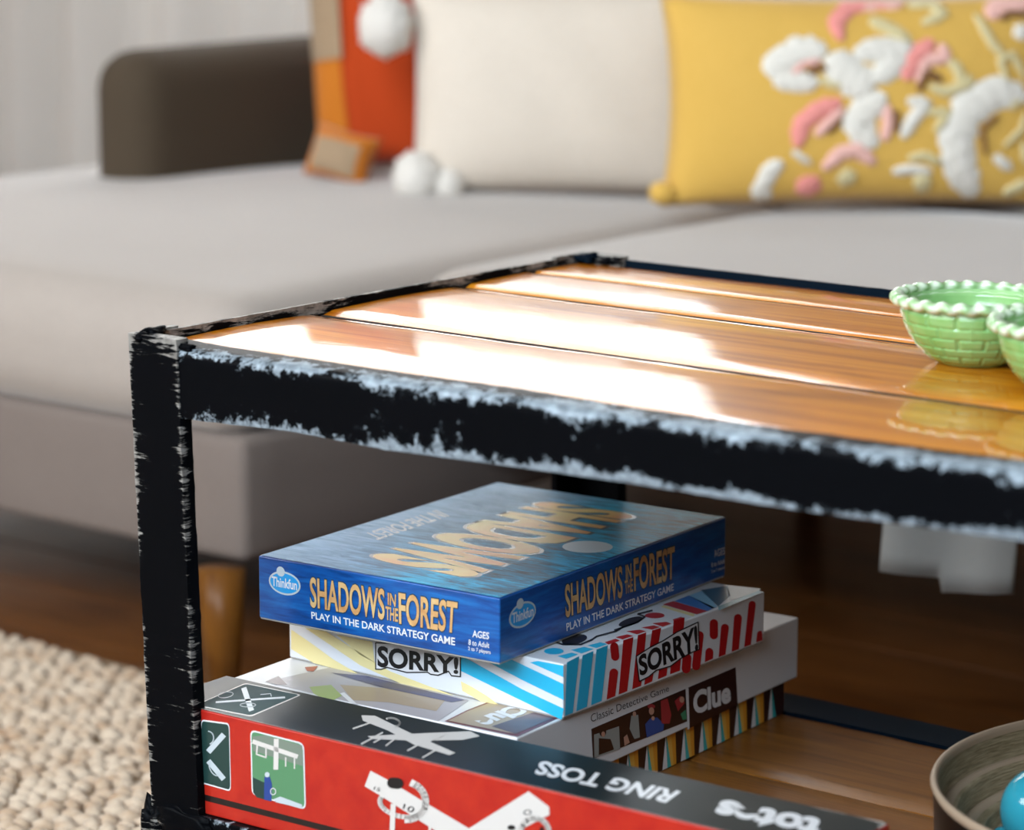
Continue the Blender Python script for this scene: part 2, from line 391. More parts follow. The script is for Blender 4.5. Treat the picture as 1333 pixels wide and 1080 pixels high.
def polys(face,lst,mt,parent,name,layer=1,uv=False):
    vs=[];fs=[]
    for pts in lst:
        P=[face.off(face.uv(*p) if uv else face.px(*p),layer) for p in pts]
        a=sum(np.cross(P[i]-P[0],P[(i+1)%len(P)]-P[0]) for i in range(len(P)))
        if a@face.n<0: P=P[::-1]
        fs.append(tuple(range(len(vs),len(vs)+len(P)))); vs+=P
    return rel(mesh_obj(name,vs,fs,mt,parent),parent)
def ell(cx,cy,rx,ry,rot=0,n=28):
    c,s=math.cos(rot),math.sin(rot)
    return [(cx+rx*math.cos(2*PI*i/n)*c-ry*math.sin(2*PI*i/n)*s, cy+rx*math.cos(2*PI*i/n)*s+ry*math.sin(2*PI*i/n)*c) for i in range(n)]
def stroke(pts,wd):
    pts=[np.array(p,float) for p in pts]; out=[]
    for i in range(len(pts)-1):
        a,b_=pts[i],pts[i+1]; d=(b_-a)/np.linalg.norm(b_-a); n_=np.array([-d[1],d[0]])*wd/2; e=d*wd*.25
        out.append([tuple(a+n_-e),tuple(b_+n_+e),tuple(b_-n_+e),tuple(a-n_-e)])
    return out
def arc(cx,cy,rx,ry,a0,a1,rot=0,n=14):
    c,s=math.cos(rot),math.sin(rot);o=[]
    for i in range(n+1):
        t=a0+(a1-a0)*i/n; X=rx*math.cos(t);Y=ry*math.sin(t); o.append((cx+X*c-Y*s,cy+X*s+Y*c))
    return o
def pill(a,b_,wd,n=6):
    a=np.array(a,float);b_=np.array(b_,float); th=math.atan2(*(b_-a)[::-1]); r=wd/2
    return [(b_[0]+r*math.cos(th-PI/2+PI*i/n),b_[1]+r*math.sin(th-PI/2+PI*i/n)) for i in range(n+1)]+[(a[0]+r*math.cos(th+PI/2+PI*i/n),a[1]+r*math.sin(th+PI/2+PI*i/n)) for i in range(n+1)]
def rrect(q,r=.12,n=4):
    q=[np.array(p,float) for p in q]; out=[]
    for i in range(4):
        p=q[i];a=p+(q[i-1]-p)*r;b_=p+(q[(i+1)%4]-p)*r
        for k in range(n+1):
            t=k/n; out.append(tuple((1-t)**2*a+2*t*(1-t)*p+t*t*b_))
    return out
_tc={}
def glyphs(s,off,shear):
    k=(s,off,shear)
    if k in _tc: return _tc[k]
    c=bpy.data.curves.new('txt','FONT'); c.body=s; c.offset=off; c.shear=shear; c.resolution_u=4
    o=bpy.data.objects.new('txt',c); COL.objects.link(o)
    dg=bpy.context.evaluated_depsgraph_get(); dg.update()
    me=bpy.data.meshes.new_from_object(o.evaluated_get(dg))
    co=np.zeros(len(me.vertices)*3); me.vertices.foreach_get('co',co); co=co.reshape(-1,3)
    fs=[tuple(p.vertices) for p in me.polygons]
    bpy.data.objects.remove(o); bpy.data.curves.remove(c); bpy.data.meshes.remove(me)
    _tc[k]=(co,fs); return co,fs
def text(face,s,quad,mt,parent,name,layer=2,off=0,shear=0,ref=0,uv=False):
    """quad: the text's own top-left, top-right, bottom-right, bottom-left on the face"""
    co,fs=glyphs(s,off,shear); r0,_=glyphs(s,ref,shear)
    x0,x1=r0[:,0].min(),r0[:,0].max(); y0,y1=r0[:,1].min(),r0[:,1].max()
    Q=[face.uv(*p) if uv else face.px(*p) for p in quad]
    vs=[]
    for p in co:
        a=(p[0]-x0)/(x1-x0); b_=(p[1]-y0)/(y1-y0)
        T=Q[0]+(Q[1]-Q[0])*a; B_=Q[3]+(Q[2]-Q[3])*a; vs.append(face.off(B_+(T-B_)*b_,layer))
    o=mesh_obj(name,vs,fs,mt,parent); me=o.data
    nn=sum((p.normal[2]*face.n[2]+p.normal[0]*face.n[0]+p.normal[1]*face.n[1])*p.area for p in me.polygons)
    if nn<0: me.flip_normals()
    return rel(o,parent)
def crop(x0,y0,s): return lambda pts:[(x0+a/s,y0+b_/s) for a,b_ in pts]

K=1.006
def game(O,ang,wa,wb,zb,zt,scale=K):
    """near corner O, returns faces front / right / top, after moving it along the sight line by scale"""
    a,b_=Av(ang),Bv(ang); Nn=np.array([O[0],O[1],0.])
    L=Nn-a*wa
    sc=lambda P:scaled(P,scale)
    F=Face(sc(L+ZV*zb),a,ZV,-b_); R=Face(sc(Nn+ZV*zb),b_,ZV,a); T=Face(sc(L+ZV*zt),a,b_,ZV)
    return F,R,T,wa*scale,wb*scale,(zt-zb)*scale
m_ink=flat('black_ink',(.008,.008,.010)); m_pw=flat('white_ink',(.80,.80,.82)); m_card=flat('grey_card',(.35,.33,.30),.8)

# --- blue forest game (top of the stack)
sF,sR,sT,sa,sb,sh=game((.252,.1128),.0675,.2226,.313,.1208,.1704)
fo=thing('board_game_box','dark blue board game box with yellow SHADOWS title on top of the stack','board game',tuple(sF.O))
m_sb=mat('print_night_blue',(.01,.08,.35),.3,coat=.3,coat_rough=.15); t,b=nt(m_sb)
f=noise(t,coords(t,(3,3,26)),7,5,.6,.5)
t.links.new(ramp(t,f,[(.25,(.003,.03,.15)),(.5,(.006,.09,.36)),(.72,(.01,.17,.52))]),b.inputs['Base Color'])
m_st=mat('print_forest_art',(.1,.3,.5),.5,coat=.04,coat_rough=.15,spec=.18); t,b=nt(m_st)
v=coords(t,(1,1,1)); sx=t.nodes.new('ShaderNodeSeparateXYZ'); t.links.new(v,sx.inputs[0])
streak=noise(t,coords(t,(5,26,1)),5,6,.65,1.2); big=noise(t,coords(t,(9,7,1)),1.2,3,.5,.3)
gx=math_(t,'MULTIPLY',sx.outputs[0],4.2)                 # 0 at the left edge, 1 at the right edge
s1=math_(t,'ADD',math_(t,'MULTIPLY',streak,.9),math_(t,'MULTIPLY',math_(t,'SUBTRACT',big,.5),.6))
c1=ramp(t,s1,[(.28,(.01,.05,.08)),(.42,(.01,.2,.36)),(.52,(.01,.42,.72)),(.7,(.06,.66,.92))])
c2=ramp(t,s1,[(.25,(.10,.22,.36)),(.5,(.26,.44,.64)),(.8,(.5,.64,.78))])
mr=t.nodes.new('ShaderNodeMapRange'); mr.inputs['From Min'].default_value=.66; mr.inputs['From Max'].default_value=.12
t.links.new(math_(t,'ADD',gx,math_(t,'MULTIPLY',math_(t,'SUBTRACT',big,.5),.7)),mr.inputs['Value'])
t.links.new(mixc(t,mr.outputs[0],c1,c2),b.inputs['Base Color'])
obox('base_tray',sF.O,sF.u,sR.u,ZV,sa,sb,sh*.9,m_card,fo,.0008,0).scale=(1,1,1)
O2=sF.O+sF.u*(-.0006)-sR.u*.0006
obox('lid',O2,sF.u,sR.u,ZV,sa+.0012,sb+.0012,sh-.0012,m_sb,fo,.0012,.0012)
for fc in (sF,sR,sT): fc.O=fc.O+fc.n*.0007
sT.O=sT.O-ZV*.0006
art=poly(sT,[(.0009,.0009),(sa-.0009,.0009),(sa-.0009,sb-.0009),(.0009,sb-.0009)],m_st,fo,'cover_art',1,uv=True)
# rebuild art in face-local coordinates so its pattern follows the lid
me=art.data; loc=[((np.array(v.co)-sT.O)@sT.u,(np.array(v.co)-sT.O)@sT.v) for v in me.vertices]
for v_,(a_,b_) in zip(me.vertices,loc): v_.co=(a_,b_,.0002)
art.location=(Vector(sT.O)-fo.location); art.rotation_euler=(0,0,math.atan2(sT.u[1],sT.u[0]))
m_gold=mat('print_gold_letters',(.85,.5,.18),.35); t,b=nt(m_gold)
t.links.new(ramp(t,noise(t,coords(t,(1,1,1)),60,4),[(.35,(.58,.27,.10)),(.55,(.74,.45,.19)),(.75,(.74,.57,.28))]),b.inputs['Base Color'])
m_ytitle=mat('print_yellow_title',(.9,.7,.3),.45,coat=.1,coat_rough=.15,spec=.3); t,b=nt(m_ytitle)
t.links.new(ramp(t,noise(t,coords(t,(1,1,1)),14,3),[(.35,(.88,.42,.20)),(.52,(.88,.62,.26)),(.7,(.86,.76,.34))]),b.inputs['Base Color'])
m_lblue=flat('sky_blue',(.02,.34,.75)); m_silver=flat('silver_grey',(.55,.62,.66)); m_moon=flat('moon',(.80,.92,1.0),.4)
m_dk=flat('title_shadow',(.02,.06,.10))
def logo(face,cx,cy,ru,rv):
    poly(face,ell(cx,cy,ru,rv),m_silver,fo,'maker_logo',2,uv=True)
    poly(face,ell(cx,cy,ru*.90,rv*.84),m_lblue,fo,'maker_logo',3,uv=True)
    poly(face,ell(cx-.0035,cy+rv*.95,ru*.26,rv*.42),m_silver,fo,'maker_logo',4,uv=True)
    text(face,'Thinkfun',[(cx-ru*.78,cy+rv*.42),(cx+ru*.78,cy+rv*.42),(cx+ru*.78,cy-rv*.38),(cx-ru*.78,cy-rv*.38)],m_pw,fo,'maker_name',5,off=.02,uv=True)
logo(sF,.0252,.0320,.0155,.0092); logo(sR,.0277,.0318,.0172,.0095)
c=crop(330,610,3.81)
def stext(face,c,s,q,m,name,off=.012,layer=3): text(face,s,c(q),m,fo,name,layer,off=off)
for face,c,L in ((sF,crop(330,610,3.81),[('SHADOWS',[(282,540),(650,600),(650,745),(285,682)]),('IN',[(668,615),(708,625),(705,682),(668,672)]),('THE',[(657,682),(718,695),(717,757),(657,746)]),('FOREST',[(722,617),(1012,665),(1003,812),(725,765)])]),
                 (sR,crop(680,640,4.761),[('SHADOWS',[(262,582),(615,462),(618,648),(268,775)]),('IN',[(638,457),(672,445),(672,533),(640,545)]),('THE',[(632,553),(680,538),(682,615),(634,632)]),('FOREST',[(688,418),(940,340),(938,532),(692,612)])])):
    for s,q in L:
        stext(face,c,s,q,m_dk,'side_title_shadow',.05,2); stext(face,c,s,q,m_gold,'side_title',.022,3)
c=crop(330,610,3.81)
stext(sF,c,'PLAY IN THE DARK STRATEGY GAME',[(288,708),(1000,838),(1000,875),(290,742)],m_pw,'tagline',.02)
stext(sF,c,'AGES',[(1088,800),(1170,812),(1168,845),(1088,833)],m_pw,'age_print',.02)
stext(sF,c,'8 to Adult',[(1068,845),(1172,862),(1170,888),(1068,872)],m_pw,'age_print')
stext(sF,c,'2 to 7 players',[(1066,880),(1178,900),(1176,924),(1066,904)],m_pw,'age_print')
c=crop(680,640,4.761)
stext(sR,c,'PLAY IN THE DARK STRATEGY GAME',[(270,815),(935,567),(935,610),(273,862)],m_pw,'tagline',.02)
stext(sR,c,'AGES',[(1185,362),(1252,342),(1253,386),(1188,405)],m_pw,'age_print')
stext(sR,c,'8 to Adult',[(1168,440),(1252,412),(1252,440),(1170,468)],m_pw,'age_print')
stext(sR,c,'2 to 7 players',[(1168,485),(1252,458),(1252,478),(1170,508)],m_pw,'age_print')
q=[(823,670),(604,751),(485,727),(712,654)]
text(sT,'SHADOWS',q,m_dk,fo,'lid_title_shadow',2,off=.075); text(sT,'SHADOWS',q,m_ytitle,fo,'lid_title',3,off=.045)
text(sT,'IN THE FOREST',[(585,672),(492,703),(474,695),(567,664)],m_silver,fo,'lid_subtitle',3,off=.01)
poly(sT,ell(.190,.166,.0195,.0195),m_moon,fo,'moon_print',2,uv=True)

# --- striped game (second)
oF,oR,oT,oa,ob,oh=game((.2846,.1454),.0168,.2643,.2635,.0784,.1208)
so=thing('board_game_box','white board game box with cyan and red stripes, second from the top','board game',tuple(oF.O))
m_ow=flat('stripe_white',(.78,.80,.84)); m_cy=flat('cyan',(.015,.48,.78)); m_red=flat('dark_red',(.50,.008,.012)); m_yel=flat('pale_yellow',(.86,.74,.36))
obox('base_tray',oF.O,oF.u,oR.u,ZV,oa,ob,oh*.9,m_card,so,.0008,0)
obox('lid',oF.O-oF.u*.0006-oR.u*.0006,oF.u,oR.u,ZV,oa+.0012,ob+.0012,oh-.0018,m_ow,so,.0012,.0012)
for fc in (oF,oR,oT): fc.O=fc.O+fc.n*.0007
oT.O=oT.O-ZV*.0012
c=crop(360,780,5.127)
polys(oF,[c([(98,200),(98,330),(250,425),(420,470),(560,505),(380,400),(230,290)]),c([(190,190),(330,212),(690,440),(760,480),(1180,640),(1230,662),(1100,640),(850,570),(560,440)]),c([(400,235),(640,283),(655,420),(560,370)]),c([(1230,545),(1300,580),(1400,640),(1480,700),(1380,690),(1240,610)])],m_yel,so,'yellow_stripe',1)
polys(oF,[[(655,853),(733.4,890),(734,911),(680,884.8),(618,852)],[(592,848),(680,897),(734,922),(731,936.5),(680,912),(600,873),(572,856)],[(700,860),(733.3,866),(733.4,881),(690,862)]],m_cy,so,'cyan_stripe',1)
c=crop(700,740,4.3)
polys(oR,[c([(162,524),(232,488),(196,806),(152,824)]),c([(250,485),(312,460),(275,772),(215,798)]),c([(328,452),(392,428),(357,740),(298,764)])],m_cy,so,'cyan_stripe',1)
polys(oR,[c(l) for l in (pill((427,435),(433,492),46),[(425+24*math.cos(PI+PI*i/6),582+24*math.sin(PI+PI*i/6)) for i in range(7)]+[(433,712),(385,732)],
  [(478,400),(535,382),(500,685),(452,704)],[(560,372),(607,356),(578,655),(528,674)],[(640,345),(690,330),(640,630),(595,650)],[(760,290),(822,272),(795,570),(740,590)],
  [(695,420),(745,400),(720,598),(672,618)],pill((905,372),(886,545),46),pill((835,500),(830,560),50),pill((985,305),(985,372),46),[(960+22*math.cos(PI+PI*i/6),465+22*math.sin(PI+PI*i/6)) for i in range(7)]+[(980,503),(935,522)],
  [(1047+22*math.cos(PI+PI*i/6),330+22*math.sin(PI+PI*i/6)) for i in range(7)]+[(1050,480),(1012,494)],[(1120+22*math.cos(PI+PI*i/6),275+22*math.sin(PI+PI*i/6)) for i in range(7)]+[(1125,450),(1085,465)],
  [(1200+20*math.cos(PI+PI*i/6),200+20*math.sin(PI+PI*i/6)) for i in range(7)]+[(1192,425),(1155,438)],[(1245+18*math.cos(PI+PI*i/6),365+18*math.sin(PI+PI*i/6)) for i in range(5)]+[(1258,400),(1222,412)])],m_red,so,'red_stripe',1)
def sorry(face,q,plate):
    P_=np.array(plate); poly(face,plate,m_pw,so,'title_backing',3)
    polys(face,stroke(plate+[plate[0]],1.5),m_ink,so,'title_outline',4)
    text(face,'SORRY!',q,m_ink,so,'title',5,off=.035)
sorry(oR,crop(700,740,4.3)([(562,492),(885,322),(892,448),(572,596)]),crop(700,740,4.3)([(548,490),(625,440),(700,402),(780,352),(895,298),(902,450),(855,470),(800,500),(740,545),(660,568),(620,602),(566,630)]))
sorry(oF,crop(360,780,5.127)([(682,312),(1212,392),(1210,492),(682,444)]),crop(360,780,5.127)([(664,288),(760,292),(900,318),(1230,382),(1229,514),(1170,508),(1150,478),(1080,505),(1030,498),(1010,484),(870,486),(740,452),(700,466),(664,464)]))
c=crop(700,740,4.3)
polys(oT,[c(l) for l in ([(160,505),(225,480),(190,470),(110,490)],[(245,475),(312,450),(260,438),(185,455)],[(328,445),(390,422),(350,412),(280,430)],ell(90,462,55,18))],m_cy,so,'cyan_stripe',1)
polys(oT,[c(l) for l in ([(395,425),(460,403),(435,392),(375,412)],[(475,396),(535,376),(500,368),(435,384)],[(555,368),(607,350),(570,342),(495,350)],[(640,342),(685,327),(650,318),(580,330)],[(700,325),(750,308),(720,298),(640,306)],[(765,298),(820,275),(800,270),(755,285)],ell(655,262,55,16))],m_red,so,'red_stripe',1)
for q in (ell(205,398,72,27,-.2),ell(520,297,70,20,-.3)): poly(oT,c(q),m_ink,so,'lid_title',2)
polys(oT,[c(s_) for s_ in stroke([(60,400),(140,425),(240,425),(300,400),(330,380),(440,350),(480,325)],9)+stroke([(430,345),(560,300),(600,270),(560,255),(640,235)],9)],m_ink,so,'lid_title',2)
m_dteal=flat('dark_teal',(.03,.14,.24)); m_gt=flat('grey_tan',(.42,.45,.45)); m_tealg=flat('teal_edge',(.12,.33,.40)); m_blue=flat('mid_blue',(.03,.20,.58)); m_lb=flat('light_blue',(.28,.60,.84))
poly(oT,c([(690,215),(705,205),(880,255),(870,268)]),m_yel,so,'lid_picture',1); poly(oT,c([(700,200),(760,182),(950,238),(890,256)]),m_red,so,'lid_picture',1)
poly(oT,c([(765,182),(845,150),(990,218),(950,238)]),m_blue,so,'lid_picture',1); poly(oT,c([(848,150),(925,122),(1005,212),(978,224)]),m_lb,so,'lid_picture',1)
poly(oT,c([(915,120),(1062,95),(1078,150),(1010,212)]),m_dteal,so,'lid_picture',1); poly(oT,c([(1060,92),(1248,112),(1235,128),(1075,180)]),m_gt,so,'lid_picture',1)
poly(oT,c([(1010,212),(1240,122),(1258,134),(1012,236)]),m_tealg,so,'lid_picture',2)

# --- white mystery game (third)
kF,kR,kT,ka,kb,kh=game((.2863,.090),.0677,.2645,.4029,.0276,.0784)
kl=thing('board_game_box','large white board game box with dark brown Clue logo, below the striped box','board game',tuple(scaled((.0224,.0721,0),K)))
m_kw=flat('lid_white',(.80,.80,.82)); m_kb=flat('dark_brown',(.035,.010,.008))
obox('base_tray',scaled((.0224,.0721,0),K)+kF.u*.004+kR.u*.006,kF.u,kR.u,ZV,ka-.008,kb*.95,.074,m_kb,kl,.001,0)
obox('lid',kF.O,kF.u,kR.u,ZV,ka,kb,kh,m_kw,kl,.0014,0)
for fc in (kF,kR,kT): fc.O=fc.O+fc.n*.0001
c=crop(720,840,4.443)
poly(kR,c([(780,243),(1055,125),(1067,343),(788,478)]),m_kb,kl,'logo_panel',1)
q=c([(812,272),(1018,208),(1022,322),(816,395)])
text(kR,'Clue',q,m_pw,kl,'logo',2,off=.042)
poly(kR,c([(220,482),(765,250),(775,438),(230,655)]),m_kb,kl,'photo_strip',1)
m_fig=[flat('figure_grey',(.36,.38,.36)),flat('figure_blue',(.03,.09,.36)),flat('figure_red',(.42,.03,.04)),flat('figure_skin',(.60,.33,.24)),flat('figure_green',(.05,.3,.15))]
poly(kR,c([(235,515),(380,466),(386,598),(237,650)]),m_fig[0],kl,'photo_strip',2)
polys(kR,[c(ell(285,500,20,26)),c([(262,535),(330,540),(350,600),(262,632)])],m_kb,kl,'photo_figure',3)
for q in (ell(287,512,11,16),ell(467,395,10,15),ell(566,378,15,22),ell(575,420,10,12),ell(742,312,14,18),[(405,530),(425,512),(440,560),(410,580)]): poly(kR,c(q),m_fig[3],kl,'photo_figure',4)
polys(kR,[c([(450,405),(490,400),(500,530),(468,540),(440,480)])],m_fig[0],kl,'photo_figure',3)
poly(kR,c([(530,455),(560,420),(600,415),(640,455),(635,490),(540,532)]),m_fig[1],kl,'photo_figure',3)
for q in (ell(566,352,22,14),[(620,320),(660,305),(682,400),(672,450),(625,452)],[(700,320),(735,290),(760,330),(720,380)]): poly(kR,c(q),m_fig[2],kl,'photo_figure',3)
polys(kR,[c([(735,395),(765,370),(770,425),(748,430)])],m_fig[4],kl,'photo_figure',3)
poly(kR,c([(766,252),(782,245),(788,480),(776,486)]),m_pw,kl,'photo_strip',2)
text(kR,'Classic Detective Game',c([(215,398),(665,228),(670,262),(218,445)]),m_ink,kl,'subtitle',2,off=-.008)
# sawtooth pennants around the lower tray
bO=scaled((.2823,.0897,0),K)+kR.u*.002; bR=Face(bO+kR.n*.0002,kR.u,ZV,kR.n)
m_tl=flat('teal',(.04,.48,.48)); m_or=flat('orange',(.80,.34,.03)); m_or2=flat('golden_orange',(.85,.48,.08))
W_=[];T_=[];O_=[];O2_=[]
for kk in range(-7,7):
    u0=.2005+.027*kk
    if u0+.004>.372: continue
    lim=lambda q:[(min(a,.3765),b_) for a,b_ in q]
    W_.append(lim([(u0,.0006),(u0+.0075,.0006),(u0+.0045,.0285)])); T_.append(lim([(u0+.0075,.0006),(u0+.013,.0006),(u0+.0052,.0285)]))
    if u0+.02<.377:
        O_.append(lim([(u0+.0052,.0285),(u0+.013,.0006),(u0+.0165,.0006),(u0+.012,.0285)])); O2_.append(lim([(u0+.012,.0285),(u0+.0165,.0006),(u0+.0205,.0006),(u0+.0185,.0285)]))
polys(bR,W_,m_pw,kl,'pennant_print',1,True); polys(bR,T_,m_tl,kl,'pennant_print',1,True); polys(bR,O_,m_or2,kl,'pennant_print',1,True); polys(bR,O2_,m_or,kl,'pennant_print',1,True)
# photo on the lid
m_p1=flat('photo_purple_brown',(.10,.05,.07)); m_p2=flat('photo_tan',(.42,.32,.22)); m_p3=flat('photo_grey',(.45,.42,.45)); m_p4=flat('photo_green',(.36,.46,.16)); m_p5=flat('photo_navy',(.02,.02,.12)); m_mar=flat('maroon_line',(.16,.01,.03))
c=crop(260,860,3.508)
poly(kT,c([(300,95),(640,20),(1230,180),(1090,275),(560,160)]),m_p3,kl,'lid_photo',1)
poly(kT,c([(500,120),(600,110),(650,160),(590,190),(520,150)]),m_p4,kl,'lid_photo',2); poly(kT,c([(300,95),(360,70),(400,110),(350,110)]),m_p1,kl,'lid_photo',2)
poly(kT,c([(640,110),(900,130),(1130,170),(1080,230),(860,190),(700,180)]),m_p2,kl,'lid_photo',2); poly(kT,c([(600,55),(760,70),(1210,180),(1150,190),(820,120)]),m_p5,kl,'lid_photo',3)
poly(kT,c([(480,30),(540,25),(520,50),(490,48)]),m_fig[2],kl,'lid_photo',3); poly(kT,c([(640,150),(660,145),(720,200),(690,195)]),m_pw,kl,'lid_photo',3)
c=crop(360,780,5.127)
poly(kT,[(579,939),(607,925),(640,912),(727,934.5),(673,959)],m_mar,kl,'lid_photo',3)
poly(kT,[(583,938.5),(609,926),(641,914),(722,934.5),(671,956)],m_p2,kl,'lid_photo',4); poly(kT,[(640,946),(700,926),(722,934.5),(671,956)],m_p1,kl,'lid_photo',5)
text(kT,'Clue',[(690,925),(640,948),(618,938),(668,919)],m_pw,kl,'lid_title',6,off=.05)

# --- red ring toss box
RS=.997
rO=scaled((.0068,.0091,.0739),RS); ra=.0372; rl=.579; rw=.0772
rtO=rO.copy(); rT=Face(rtO,Av(ra),Bv(ra),ZV); rF=Face(rtO*np.array([1,1,0])+ZV*SZ,Av(ra),ZV,-Bv(ra))
rh=rtO[2]-SZ
rd=thing('ring_toss_box','long red and black ring toss game box at the front edge of the shelf','game box',tuple(rF.O))
m_rr=mat('print_red',(.62,.022,.010),.38,coat=.2,coat_rough=.2); t,b=nt(m_rr)
t.links.new(ramp(t,noise(t,coords(t),60,5),[(.3,(.44,.012,.008)),(.7,(.54,.026,.011))]),b.inputs['Base Color'])
m_rb=mat('print_green_black',(.006,.013,.015),.45,coat=.12,coat_rough=.2)
obox('carton',rF.O,rF.u,rT.v,ZV,rl,rw,rh-.0004,m_rr,rd,.0012,0)
poly(rT,[(.0008,.0006),(rl-.0006,.0006),(rl-.0006,rw-.0006),(.0008,rw-.0006)],m_rb,rd,'black_top_panel',1,uv=True)
m_cardedge=flat('worn_card_edge',(.45,.40,.36),.8)
poly(rT,[(.03,.0),(rl,.0),(rl,.0008),(.03,.0008)],m_cardedge,rd,'worn_edge',2,uv=True)
polys(rT,[[(rl-.06,rw-.0012),(rl-.035,rw-.0005),(rl-.03,rw-.0014),(rl-.05,rw-.002)],[(rl-.028,rw-.001),(rl-.004,rw-.0004),(rl-.002,rw-.004),(rl-.012,rw-.0025)],[(rl-.003,rw-.012),(rl-.0005,rw-.012),(rl-.0005,rw-.002),(rl-.002,rw-.003)]],m_cardedge,rd,'worn_edge',2,uv=True)
polys(rF,[[(.0005,.0105),(rl-.0005,.0105),(rl-.0005,.0152),(.0005,.0152)]],flat('stripe_black',(.012,.008,.008)),rd,'black_stripe',1,uv=True)
m_tw=flat('toy_white',(.72,.68,.64)); m_gl=flat('lawn_green',(.10,.27,.13)); m_gd=flat('dark_green',(.015,.05,.045)); m_gg=mat('print_grey_teal',(.07,.11,.11),.6,spec=.15); m_tg=flat('toy_shade',(.42,.38,.36)); m_bl=flat('figure_denim',(.02,.06,.28)); m_fr=flat('frame_grey_green',(.20,.25,.20))
# text on the narrow side (reads upside down from here)
c=crop(600,880,2.4236)
text(rT,'RING TOSS',c([(645,398),(232,306),(255,268),(690,365)]),m_pw,rd,'title',2,off=.035,shear=0)
text(rT,'totes',c([(1112,500),(800,435),(830,392),(1142,455)]),m_pw,rd,'maker_name',2,off=.05)
c=crop(260,860,6.06)
o_=rrect(c([(-40,352),(405,442),(805,270),(360,176)]),.06); i_=rrect(c([(-20,350),(403,433),(785,271),(362,184)]),.06)
poly(rT,o_,m_tw,rd,'picture_frame',2); poly(rT,i_,m_gg,rd,'picture',3)
polys(rT,[c(s_) for s_ in stroke([(350,225),(405,388)],42)+stroke([(130,330),(670,292)],14)],m_silver,rd,'picture_toy',4)
polys(rT,[c(s_) for s_ in stroke(arc(205,272,60,22,0,2*PI,-.15),5)+stroke(arc(380,352,62,16,0,2*PI,0),5)+stroke([(480,270),(560,262),(565,285)],5)],m_silver,rd,'picture_ring',4)
c=crop(260,860,3.508)
poly(rT,c([(738,250),(800,252),(960,330),(1168,422),(1140,432),(980,385),(860,320),(745,275)]),m_tw,rd,'toy_print',3)
poly(rT,c([(765,345),(880,338),(1050,330),(1235,322),(1280,345),(1200,362),(1000,366),(790,358)]),m_tw,rd,'toy_print',2)
polys(rT,[c(s_) for s_ in stroke([(700,312),(775,286)],7)+stroke([(738,382),(835,330)],7)+stroke([(795,375),(850,345)],6)+stroke([(850,390),(900,352)],6)+stroke([(950,412),(1010,378)],7)+stroke([(1018,444),(1085,405)],7)+stroke([(1040,372),(1120,335)],10)+stroke(arc(880,282,34,18,-2.6,1.2,.2),9)],m_tw,rd,'toy_print',4)
# pictures on the red side
for q,inner in (([(262,936),(299,941),(301,1030),(262,1019)],m_gd),([(326,949),(396,967),(398.5,1054),(328,1034)],m_gl)):
    poly(rF,rrect(q,.1),m_pw,rd,'picture_frame',2)
    cc=np.mean(q,axis=0); poly(rF,rrect([tuple(cc+(np.array(p)-cc)*.955) for p in q],.09),inner,rd,'picture',3)
c=crop(260,860,3.508)
polys(rF,[c(s_) for s_ in stroke([(45,410),(108,340)],26)+stroke([(45,460),(108,535)],24)],m_silver,rd,'picture_toy',4)
polys(rF,[c(s_) for s_ in stroke(arc(40,350,26,30,-1.5,1.2),5)+stroke(arc(70,490,20,36,1,4.5,-.5),5)],m_silver,rd,'picture_ring',5)
poly(rF,c([(243,345),(300,338),(470,385),(474,480),(245,410)]),m_fr,rd,'picture_background',4)
poly(rF,c([(243,530),(310,560),(330,640),(262,622),(246,600)]),m_gd,rd,'picture_background',4)
polys(rF,[c(s_) for s_ in stroke([(248,368),(445,435)],20)+stroke([(352,360),(350,490)],22)+stroke([(265,385),(262,425),(305,440),(305,395)],7)+stroke([(395,440),(395,480)],6)+stroke([(435,440),(435,490)],6)],m_tw,rd,'picture_toy',5)
polys(rF,[c([(298,528),(322,528),(332,560),(330,640),(296,632)])],m_bl,rd,'picture_figure',5); polys(rF,[c(ell(311,518,11,12))],m_silver,rd,'picture_figure',6)
polys(rF,[c(s_) for s_ in stroke(arc(338,595,12,15,0,6.28),4)],m_pw,rd,'picture_ring',6)
polys(rF,[c([(340,630),(370,618),(470,655),(470,672),(350,644)])],m_silver,rd,'picture_background',5)
c=crop(450,980,4.3)
for l_,q in enumerate(([(140,98),(235,148),(440,272),(690,420),(760,470),(560,470),(200,240),(107,185)],[(660,440),(1025,213),(1140,300),(1142,345),(1085,372),(900,470),(640,470)])): poly(rF,c(q),m_tw,rd,'toy_print',2+l_*.5)
for q in (stroke(arc(335,265,115,105,-1.55,1.2,.35),38),stroke(arc(310,290,120,62,.6,3.5,.25),26),stroke(arc(1060,450,80,88,-3.0,0),30)): polys(rF,[c(s_) for s_ in q],m_tw,rd,'toy_ring',3)
for q in (stroke([(268,290),(262,440)],28),stroke([(475,400),(470,470)],14)): polys(rF,[c(s_) for s_ in q],m_tw,rd,'toy_peg',4)
for q in (pill((265,165),(295,168),62),ell(930,415,22,14),ell(1100,425,12,14)): poly(rF,c(q),m_ink,rd,'toy_grip',5)
text(rF,'10',c([(330,282),(395,305),(372,335),(322,308)]),m_ink,rd,'toy_number',5); text(rF,'15',c([(165,185),(200,195),(190,215),(158,202)]),m_ink,rd,'toy_number',5)
text(rF,'O',c([(1000,315),(1045,315),(1040,345),(995,345)]),m_ink,rd,'toy_number',5)

